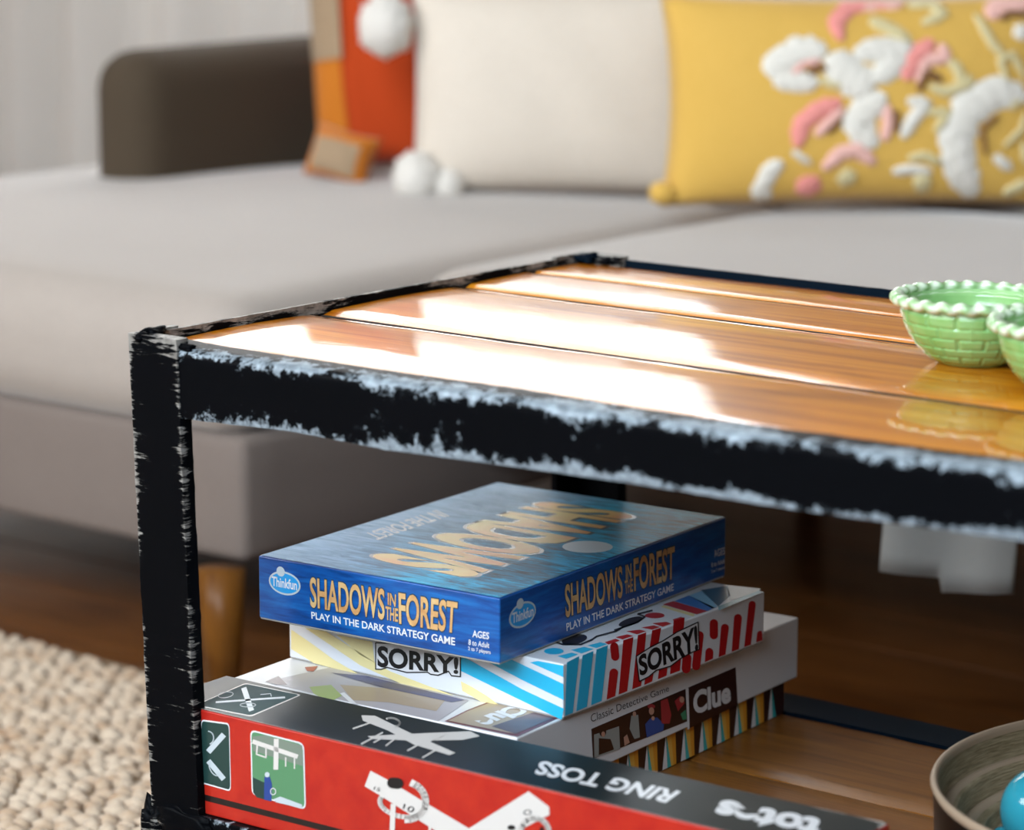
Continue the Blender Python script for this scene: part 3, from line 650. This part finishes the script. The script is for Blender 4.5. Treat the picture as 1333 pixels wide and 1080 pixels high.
# ------------------------------------------------ green basket-weave bowls
m_gb=mat('celadon_glaze',(.26,.50,.20),.22,coat=.6,coat_rough=.08); t,b=nt(m_gb)
at=t.nodes.new('ShaderNodeAttribute'); at.attribute_name='pale'
base=ramp(t,noise(t,coords(t),30,3),[(.3,(.15,.40,.10)),(.7,(.29,.52,.19))])
t.links.new(mixc(t,at.outputs['Fac'],base,(.72,.80,.64)),b.inputs['Base Color'])
def bowl(cx,cy,label,ph=0):
    r=thing('ceramic_bowl',label,'bowl',(cx,cy,PZ+.0012))
    R,hh=.0545,.0455; nu,nv=240,64; vs=[];pl=[];fs=[]
    prof=[]
    for j in range(nv+1):                # outside wall up
        s=j/nv; prof.append((.0245+(R-.003-.0245)*(math.sin(s*PI/2*.98))**.92 if s>0 else .0245, hh*(1-math.cos(s*PI/2))*.35+hh*s*.62, s,0))
    rows=[]
    for (rr,zz,s,_) in prof:
        row=[]
        for i in range(nu):
            a=2*PI*i/nu+ph; k=0
            if .10<s<.90:                 # woven blocks: five bands, brick offset, paired upright stakes
                bnd=(s-.10)/.80*5; bi=int(bnd); fb=bnd-bi; g=(a*14/(2*PI)+(.5 if bi%2 else 0))%1
                hz=min(1,min(fb,1-fb)*9); k=.0013*hz
                if g<.16: k=.0016 if (.02<g<.07 or .09<g<.14) else -.0004
            row.append(((rr+k)*math.cos(a),(rr+k)*math.sin(a),zz)); 
        rows.append((row,0 if s<.9 else .2))
    # twisted rope rim
    for q in range(13):
        th=PI*1.05-2*PI*.80*q/12-.35; row=[]
        for i in range(nu):
            a=2*PI*i/nu+ph; tw=math.sin(a*26+th*1.0); rad=.0046+.0010*tw
            row.append(((R+rad*math.cos(th))*math.cos(a),(R+rad*math.cos(th))*math.sin(a),hh+rad*.85*math.sin(th)))
        rows.append((row,.75))
    for j in range(20):
        s=1-(j+1)/20; rr=(.0225+(R-.0065-.0225)*math.sin(s*PI/2)**.9)*(1 if s>0.02 else .2); zz=.0035+(hh-.005)*((1-math.cos(s*PI/2))*.4+s*.6)
        rows.append(([(rr*math.cos(2*PI*i/nu+ph),rr*math.sin(2*PI*i/nu+ph),zz) for i in range(nu)],.05))
    parts=[('bowl_body',0,nv+1),('rope_rim',nv,nv+14),('bowl_interior',nv+13,len(rows))]
    for nm,a0,a1 in parts:
        vs=[];pl=[];fs=[]
        for row,pv in rows[a0:a1]:
            vs+=row; pl+=[pv if nm!='rope_rim' else .85]*nu
        m_=a1-a0
        for j in range(m_-1):
            for i in range(nu):
                fs.append((j*nu+i,j*nu+(i+1)%nu,(j+1)*nu+(i+1)%nu,(j+1)*nu+i))
        if nm=='bowl_body': fs.append(tuple(range(nu))[::-1])
        if nm=='bowl_interior': fs.append(tuple((m_-1)*nu+i for i in range(nu)))
        o=mesh_obj(nm,vs,fs,m_gb,r,True)
        if nm=='rope_rim':
            for i in range(len(pl)):
                vx=vs[i]; a=math.atan2(vx[1],vx[0]); pl[i]=.55+.4*math.sin(a*26+(i//nu)*.42)
        A_=o.data.attributes.new('pale','FLOAT','POINT'); A_.data.foreach_set('value',np.array(pl,dtype=np.float32))
    return r
c1=at_z(1267,473,PZ); bowl(c1[0],c1[1],'pale green basket-weave ceramic bowl with twisted rim, the farther left one')
l2=at_z(1289,424,PZ+.0455)+RT_*.058; bowl(l2[0],l2[1],'pale green basket-weave ceramic bowl nearest the right edge, overlapping the other',.2)

# ------------------------------------------------ large wooden bowl and glass on the shelf
m_bam=mat('aged_bamboo',(.30,.22,.13),.5); t,b=nt(m_bam)
t.links.new(ramp(t,noise(t,coords(t,(6,6,90)),9,5),[(.3,(.16,.12,.06)),(.55,(.32,.25,.15)),(.75,(.42,.34,.22))]),b.inputs['Base Color']); bump(t,b,noise(t,coords(t,(2,2,60)),12,4),.4,.001)
m_bamo=mat('dark_lacquer',(.008,.005,.004),.4); m_rim=mat('pale_rim_wood',(.40,.29,.20),.45)
wl=at_z(1214,1024,.068); dep=(wl-CAM)@FW; WR=358*dep/FPX; wc=wl+RT_*WR; wc[2]=0
wb=thing('wooden_bowl','wide round bamboo bowl with dark outside on the lower shelf, cut off by right edge','bowl',(wc[0],wc[1],SZ))
def ring(name,prof,mt,parent,nu=128):
    vs=[];fs=[]
    for rr,zz in prof:
        for i in range(nu): vs.append((rr*math.cos(2*PI*i/nu),rr*math.sin(2*PI*i/nu),zz))
    for j in range(len(prof)-1):
        for i in range(nu): fs.append((j*nu+i,j*nu+(i+1)%nu,(j+1)*nu+(i+1)%nu,(j+1)*nu+i))
    return mesh_obj(name,vs,fs,mt,parent,True)
hz=.068-SZ
ring('outer_wall',[(.0,.0),(WR-.035,.0),(WR-.012,.006),(WR-.004,.022),(WR-.002,hz-.006)],m_bamo,wb)
ring('rim',[(WR-.002,hz-.007),(WR,hz-.003),(WR-.001,hz-.0005),(WR-.0025,hz),(WR-.0045,hz-.0005),(WR-.0055,hz-.003),(WR-.0055,hz-.006)],m_rim,wb)
ring('inner_wall',[(WR-.0055,hz-.006),(WR-.0065,hz-.022),(WR-.008,hz-.026),(WR-.018,hz-.0245),(WR-.0195,hz-.026),(WR-.021,hz-.040),(WR-.023,hz-.0425),(WR-.036,hz-.041),(WR-.0375,hz-.043),(WR-.040,hz-.055),(WR-.055,hz-.058),(WR-.075,.008),(.05,.006),(.0001,.006)],m_bam,wb)
for d0,h0 in ((.0085,.0255),(.0215,.0415),(.0385,.0545)):
    ring('coil_ridge',[(WR-d0,hz-h0-.002),(WR-d0-.0003,hz-h0+.0012),(WR-d0-.0025,hz-h0+.0026),(WR-d0-.006,hz-h0+.0022),(WR-d0-.009,hz-h0-.0005)],m_rim,wb)
m_bg=mat('blue_glass',(.05,.48,.62),.12,coat=.3); bb=nt(m_bg)[1]; bb.inputs['Transmission Weight'].default_value=.35; bb.inputs['IOR'].default_value=1.45
def orb(px,py,rpx,label,sq=1,zoff=.0):
    # resting on the bowl floor: height of the centre is its own radius
    z=SZ+.0065; 
    for _ in range(20):
        P=at_z(px,py,z+r_ if _ else z+.03); r_=rpx*((P-CAM)@FW)/FPX
    r=thing('glass_ball',label,'glass ball',(P[0],P[1],SZ+.0065))
    bmm=bmesh.new(); bmesh.ops.create_uvsphere(bmm,u_segments=48,v_segments=32,radius=r_); bmesh.ops.translate(bmm,vec=(0,0,r_),verts=bmm.verts)
    me=bpy.data.meshes.new('ball'); bmm.to_mesh(me); bmm.free(); me.materials.append(m_bg)
    for p in me.polygons: p.use_smooth=True
    o=bpy.data.objects.new('ball',me); link(o,r)
    vs=[];fs=[]
    ring_=ring('glass_foot',[(r_*.35,-.0),(r_*.42,.0005),(r_*.40,.003),(r_*.3,.004)],m_bg,r,32)
orb(1362,1056,60,'turquoise blue glass ball resting inside the bamboo bowl')
orb(1306,1092,17,'small pale blue glass ball beside the larger one in the bowl')

# ------------------------------------------------ sofa
sofa=thing('sofa','taupe fabric chaise sofa with short shade-darkened arm on wooden legs behind the table','sofa',(-.4,1.2,FZ))
def soft(name,x0,x1,y0,y1,z0,z1,r,mt,crown=0,parent=sofa,seg=5):
    nx,ny=10,10; bmm=bmesh.new()
    vs,fs=boxv(x0,x1,y0,y1,z0,z1)
    o=mesh_obj(name,vs,fs,mt,parent); rel(o,parent)
    bmm.from_mesh(o.data)
    bmesh.ops.bevel(bmm,geom=list(bmm.edges),offset=r,segments=seg,profile=.5,affect='EDGES')
    long=[e for e in bmm.edges if e.calc_length()>.09]
    for _ in range(3):
        long=[e for e in bmm.edges if e.calc_length()>.09]
        if not long: break
        bmesh.ops.subdivide_edges(bmm,edges=long,cuts=2,use_grid_fill=True)
    if crown:
        for v in bmm.verts:
            if v.co.z>(z0+z1)/2:
                a=(v.co.x-(x0+x1)/2)/((x1-x0)/2); b_=(v.co.y-(y0+y1)/2)/((y1-y0)/2)
                v.co.z+=crown*max(0,1-abs(a)**3)*max(0,1-abs(b_)**3)
    bmm.to_mesh(o.data); bmm.free()
    for p in o.data.polygons: p.use_smooth=True
    return o
soft('chaise_cushion',-1.42,-.425,.545,1.56,.118,.258,.055,m_sofa,.018)
soft('seat_cushion',-.415,.62,.78,1.56,.118,.268,.045,m_sofa,.012)
soft('seat_cushion',.63,1.66,.78,1.56,.118,.268,.045,m_sofa,.012)
soft('chaise_base',-1.42,-.432,.562,1.70,0,.125,.012,m_sofa_shade,0,seg=3)
soft('seat_base',-.430,1.66,.86,1.70,.082,.122,.012,m_sofa_shade,0,seg=3)
soft('arm',-1.225,-1.12,1.105,1.60,.22,.432,.05,m_arm_shade)
soft('arm',1.62,1.76,.80,1.72,.0,.432,.032,m_arm_shade)
soft('backrest',-1.12,1.66,1.56,1.72,.06,.56,.05,m_sofa)
def leg(x,y,zt=.004):
    vs=[];fs=[];n=20
    for z,r in ((FZ,.015),(-.06,.020),(zt,.024)):
        for i in range(n): vs.append((x+r*math.cos(2*PI*i/n),y+r*math.sin(2*PI*i/n),z))
    for j in range(2):
        for i in range(n): fs.append((j*n+i,j*n+(i+1)%n,(j+1)*n+(i+1)%n,(j+1)*n+i))
    fs.append(tuple(range(n))[::-1]); fs.append(tuple(2*n+i for i in range(n)))
    rel(mesh_obj('leg',vs,fs,m_leg_wood,sofa,True),sofa)
lg=at_z(288,745,0); leg(lg[0],lg[1])
for x,y,q in ((-1.33,.64,.004),(-1.33,1.64,.004),(-.48,1.64,.004),(1.58,.92,.09),(1.58,1.64,.09),(.85,.92,.09)): leg(x,y,q)

# ------------------------------------------------ cushions
def pillow(name,label,px,py,z,w_,h_,t_,yaw,lean,mt,pinch=.06,roll=0,group='cushions on the sofa'):
    """stands on its lower edge at photo point px,py (height z), facing yaw"""
    P=at_z(px,py,z)
    r=thing(name,label,'cushion',tuple(P)); r.rotation_euler=Matrix.Rotation(yaw,3,'Z').to_euler()
    n=28; bmm=bmesh.new(); Rm=Matrix.Rotation(-lean,4,'X')@Matrix.Rotation(roll,4,'Y')
    def surf(u,v,sd):
        a=abs(u);b_=abs(v)
        x=u*w_/2*(1-pinch*(1-b_**2)*a**2*1.0); zz=v*h_/2*(1-pinch*(1-a**2)*b_**2*1.0)
        th=t_/2*((1-a**2.6)*(1-b_**2.6))**.55
        wr=.003*math.sin(u*9+v*5)*(1-a)*(1-b_)
        return Vector((x,sd*(th+wr),zz+h_/2))
    vsF=[];fs=[];vs=[]
    for sd in (-1,1):
        for j in range(n+1):
            for i in range(n+1): vs.append(Rm@surf(2*i/n-1,2*j/n-1,sd))
    for k_,sd in enumerate((-1,1)):
        for j in range(n):
            for i in range(n):
                q=k_*(n+1)**2+j*(n+1)+i; f=(q,q+1,q+n+2,q+n+1); fs.append(f if sd<0 else f[::-1])
    o=mesh_obj('cover',vs,fs,mt,r,True)
    bmm.from_mesh(o.data); bmesh.ops.remove_doubles(bmm,verts=bmm.verts,dist=.0004); bmm.to_mesh(o.data); bmm.free()
    r['_']=0; del r['_']
    return r,(lambda u,v,lift=0:Rm@(surf(u,v,-1)+Vector((0,-lift,0))))
def yarn_ball(parent,c,r,mt,name='tassel',sq=1.0,seed=1):
    bmm=bmesh.new(); rr=random.Random(seed)
    bmesh.ops.create_icosphere(bmm,subdivisions=4,radius=1)
    for v in bmm.verts:
        k=1+rr.uniform(-.06,.06)+.05*math.sin(v.co.x*17+seed)+.05*math.sin(v.co.z*23)
        v.co=Vector((v.co.x*r*k+c[0],v.co.y*r*k+c[1],v.co.z*r*k*sq+c[2]))
    me=bpy.data.meshes.new(name); bmm.to_mesh(me); bmm.free(); me.materials.append(mt)
    for p in me.polygons: p.use_smooth=True
    return link(bpy.data.objects.new(name,me),parent)
CY=.6763
cream,cs=pillow('throw_cushion','cream woolly cushion with white corner tassels between rust and mustard cushions',730,252,.272,.36,.245,.11,CY-.05,.10,m_cream,.03)
for (u,v,dx,dz,r_,sd) in ((-1,-1,.008,.012,.030,1),(-1,-1,.045,.004,.020,4),(-1,1,-.030,-.030,.034,2),(1,-1,.0,.012,.026,3)):
    p=cs(u,v); yarn_ball(cream,(p[0]+dx,p[1]-.02,p[2]+dz+(.008 if v<0 else -.014)),r_,m_white_wool,'tassel',1.08,sd)
yel,ys=pillow('throw_cushion','mustard yellow cushion with raised white and coral flower tufting',1118,268,.283,.455,.240,.11,CY+.05,.12,m_yellow,.05)
# tufted flower shapes: raised pads laid on the front of the cover; coordinates from the photograph
def pad(center,width_px,pts,mt,name='tufted_petal',h=.007):
    """pts: centre line in photo pixels, width in pixels, turned into a raised padded strip on the cover"""
    def uv_(x,y): return ((x-872)/(1364-872)*2-1, 1-(y-8)/(262)*2)
    P=[uv_(*p) for p in pts]; V=[];F=[]
    # resample
    L=[np.array(p) for p in P]; Q=[]
    for i in range(len(L)-1):
        for k_ in range(6): Q.append(L[i]+(L[i+1]-L[i])*k_/6)
    Q.append(L[-1]); n=len(Q)
    for i,q in enumerate(Q):
        d=Q[min(i+1,n-1)]-Q[max(i-1,0)]; d=d*np.array([246,131]); d=d/np.linalg.norm(d); nn=np.array([-d[1],d[0]])
        taper=math.sqrt(max(.04,1-(2*i/(n-1)-1)**4))
        for k_ in range(7):
            s=-1+2*k_/6; wv=width_px/2*taper*(1+.10*math.sin(i*2.3)); o_=nn*s*wv/np.array([246,131])
            u,v=q+o_; u=max(-.97,min(.97,u)); v=max(-.97,min(.97,v))
            V.append(ys(u,v,h*math.sqrt(max(0,1-s*s))*(.6+.4*taper)-.001+.0012*math.sin(i*1.9+k_)))
    for i in range(n-1):
        for k_ in range(6): a=i*7+k_; F.append((a,a+7,a+8,a+1)[::-1])
    return mesh_obj(name,V,F,mt,yel,True)
c=crop(860,0,2.818)
for wd,pts,mt in ((24,[(640,190),(625,120),(680,60),(760,40),(860,50)],m_pink),(26,[(700,60),(780,38),(870,45)],m_lpink),
  (40,[(380,310),(420,270),(500,220),(590,225)],m_wt),(30,[(400,320),(470,330),(560,340)],m_wt),(12,[(470,310),(510,270),(570,262)],m_lpink),(50,[(610,230),(640,290),(700,340),(720,380)],m_wt),(36,[(680,240),(760,220),(850,225),(800,290),(740,330)],m_wt),
  (26,[(960,190),(890,250),(855,330)],m_pink),(20,[(985,200),(1000,250),(930,260),(900,340)],m_lpink),(16,[(940,350),(1000,370),(1090,340),(1070,310)],m_olive),
  (26,[(640,400),(560,430),(500,480),(490,560)],m_pink),(16,[(650,420),(600,470),(550,520)],m_lpink),(40,[(790,380),(720,430),(690,480),(760,560)],m_wt),(16,[(795,410),(800,480),(790,540)],m_lpink),(9,[(830,430),(828,510)],m_brown),
  (20,[(860,400),(930,410),(880,470),(850,530)],m_wt),(14,[(930,440),(1010,440),(960,510)],m_olive),
  (26,[(440,610),(400,640),(370,720),(410,750)],m_wt),(10,[(470,570),(540,620)],m_wt),(22,[(580,640),(640,580),(700,570),(760,620)],m_lpink),(34,[(530,660),(545,740)],m_pink),(26,[(640,650),(690,690)],m_olive),(30,[(900,700),(960,680)],m_olive),
  (50,[(1120,740),(1060,640),(1040,520),(1090,420),(1190,370),(1320,390)],m_wt),(22,[(1100,720),(1060,600),(1060,500)],m_white_wool),(8,[(1150,590),(1135,500),(1200,450)],m_brown),
  (14,[(1110,90),(1170,200),(1220,250)],m_olive),(12,[(1230,330),(1200,260),(1250,240),(1310,330)],m_olive),(28,[(1160,110),(1200,60),(1330,50)],m_lpink),(26,[(1285,130),(1285,190)],m_wt),(12,[(1210,120),(1230,90),(1320,100)],m_brown),
  (14,[(905,370),(925,300),(990,330)],m_brown),(16,[(1010,260),(1045,290),(1060,350)],m_olive),(12,[(560,320),(600,345),(640,350)],m_olive),(14,[(870,600),(930,590),(990,620)],m_olive),(16,[(820,650),(880,640),(960,650)],m_wt),(12,[(1240,420),(1290,400)],m_olive),(10,[(1215,560),(1290,500),(1310,440)],m_olive),(10,[(600,280),(520,300)],m_brown),(10,[(590,510),(640,460)],m_brown),(18,[(880,60),(960,40),(1000,90),(920,130)],m_olive),(20,[(740,110),(800,140),(880,190)],m_olive),(16,[(1180,590),(1250,640)],m_wt),(16,[(1220,730),(1320,680)],m_olive),(14,[(1300,540),(1310,620)],m_olive)):
    pad(None,wd*.98,c(pts),mt)
yb=ys(-1,-1); yarn_ball(yel,(yb[0]+.004,yb[1],yb[2]+.016),.017,m_yellow,'corner_ear',.8,9)
rust,rs=pillow('throw_cushion','rust orange cushion with amber bands leaning in the sofa corner',492,222,.272,.155,.42,.09,CY-.25,.14,m_orange,.03,roll=-.10)
def band(par,sf,u0,u1,v0,v1,mt,name,h=.002):
    V=[];F=[];n=8
    for j in range(n+1):
        for i in range(n+1): V.append(sf(u0+(u1-u0)*i/n,v0+(v1-v0)*j/n,h))
    for j in range(n):
        for i in range(n): q=j*(n+1)+i; F.append((q,q+1,q+n+2,q+n+1))
    return mesh_obj(name,V,F,mt,par,True)
band(rust,rs,-.93,.9,.06,.30,m_amber,'amber_band'); band(rust,rs,-.95,-.35,-.95,-.1,m_amber,'amber_band',.0025); band(rust,rs,-.95,-.3,-.32,.42,m_tan,'cream_motif',.006); band(rust,rs,-.93,-.1,.52,.97,m_amber,'amber_band',.0025)
tan,ts=pillow('throw_cushion','small tan and orange woven cushion lying low beside the dark arm',434,237,.272,.088,.068,.055,CY-.3,.35,m_amber,.10,roll=.22)
band(tan,ts,-.7,.7,-.8,.45,m_tan,'tan_panel',.002)

# ------------------------------------------------ rug
rug=thing('braided_rug','chunky oatmeal jute rug on the wooden floor left of the table','rug',(0,-.3,FZ))
m_jute=mat('oatmeal_jute',(.62,.47,.33),.9,sheen=.2); t,b=nt(m_jute)
f=noise(t,coords(t),26,3,.6); g=noise(t,coords(t),500,2)
t.links.new(ramp(t,f,[(.28,(.38,.22,.12)),(.42,(.50,.36,.245)),(.6,(.61,.49,.37)),(.8,(.55,.40,.28))]),b.inputs['Base Color']); bump(t,b,g,.5,.001)
m_jb=mat('jute_backing',(.30,.21,.13),.95)
box('backing',-2.3,.10,-1.5,.568,FZ,FZ+.005,m_jb,rug)
bmm=bmesh.new(); bmesh.ops.create_icosphere(bmm,subdivisions=1,radius=1); base_v=np.array([v.co[:] for v in bmm.verts]); base_f=np.array([[v.index for v in f.verts] for f in bmm.faces]); bmm.free()
def stitches(x0,x1,y0,y1,px,py):
    nx=int((x1-x0)/px); ny=int((y1-y0)/py); I,J=np.meshgrid(np.arange(nx),np.arange(ny)); I=I.ravel();J=J.ravel(); n=len(I)
    X=x0+(I+.5*(J%2))*px+rng.normal(0,.003,n); Y=y0+J*py+rng.normal(0,.0022,n)+.012*np.sin(X*5); Z=FZ+.005+rng.normal(0,.0009,n)
    ok=(Y<.565); X,Y,Z,J=X[ok],Y[ok],Z[ok],J[ok]; n=len(X)
    ang=np.where(J%2==0,.38,-.38)+rng.normal(0,.15,n); A_=px*.60*rng.uniform(.88,1.12,n); B_=py*.62*rng.uniform(.9,1.1,n); C_=.0085*rng.uniform(.85,1.2,n)
    v=base_v[None]*np.stack([A_,B_,C_],1)[:,None,:]; c_,s_=np.cos(ang)[:,None],np.sin(ang)[:,None]
    vx=v[:,:,0]*c_-v[:,:,1]*s_+X[:,None]; vy=v[:,:,0]*s_+v[:,:,1]*c_+Y[:,None]; vz=v[:,:,2]+Z[:,None]+.002
    V=np.stack([vx,vy,vz],2).reshape(-1,3); F=(base_f[None]+(np.arange(n)*len(base_v))[:,None,None]).reshape(-1,3)
    me=bpy.data.meshes.new('jute_stitches'); me.vertices.add(len(V)); me.vertices.foreach_set('co',V.ravel()); me.loops.add(F.size); me.loops.foreach_set('vertex_index',F.ravel().astype(np.int32))
    me.polygons.add(len(F)); me.polygons.foreach_set('loop_start',np.arange(0,F.size,3,dtype=np.int32)); me.polygons.foreach_set('use_smooth',np.ones(len(F),dtype=bool)); me.update(calc_edges=True); me.validate()
    me.materials.append(m_jute); o=bpy.data.objects.new('jute_stitches',me); link(o,rug); rel(o,rug); o['kind']='stuff'
stitches(-2.3,.10,-1.5,.57,.0225,.0145)

# ------------------------------------------------ pale cloth added for a bright patch of unknown cause under the table

m_patch=fabric('pale_blue_white_patch',(.80,.86,.88),(.70,.77,.80),scale=200)
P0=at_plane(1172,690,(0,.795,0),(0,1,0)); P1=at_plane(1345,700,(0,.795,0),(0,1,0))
th=thing('bright_patch_panel','pale blue-white cloth added low on the sofa front for a bright patch, seen under the table at right','patch',(P0[0],.77,.02))
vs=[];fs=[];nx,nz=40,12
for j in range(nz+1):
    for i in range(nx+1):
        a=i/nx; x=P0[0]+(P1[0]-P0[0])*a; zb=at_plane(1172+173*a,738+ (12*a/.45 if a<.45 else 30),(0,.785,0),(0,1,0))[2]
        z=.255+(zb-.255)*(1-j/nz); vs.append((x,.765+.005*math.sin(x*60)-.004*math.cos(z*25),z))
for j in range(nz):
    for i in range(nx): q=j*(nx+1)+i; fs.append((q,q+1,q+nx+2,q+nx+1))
o=mesh_obj('panel',vs,fs,m_patch,th,True); rel(o,th); sd=o.modifiers.new('solid','SOLIDIFY'); sd.thickness=.004
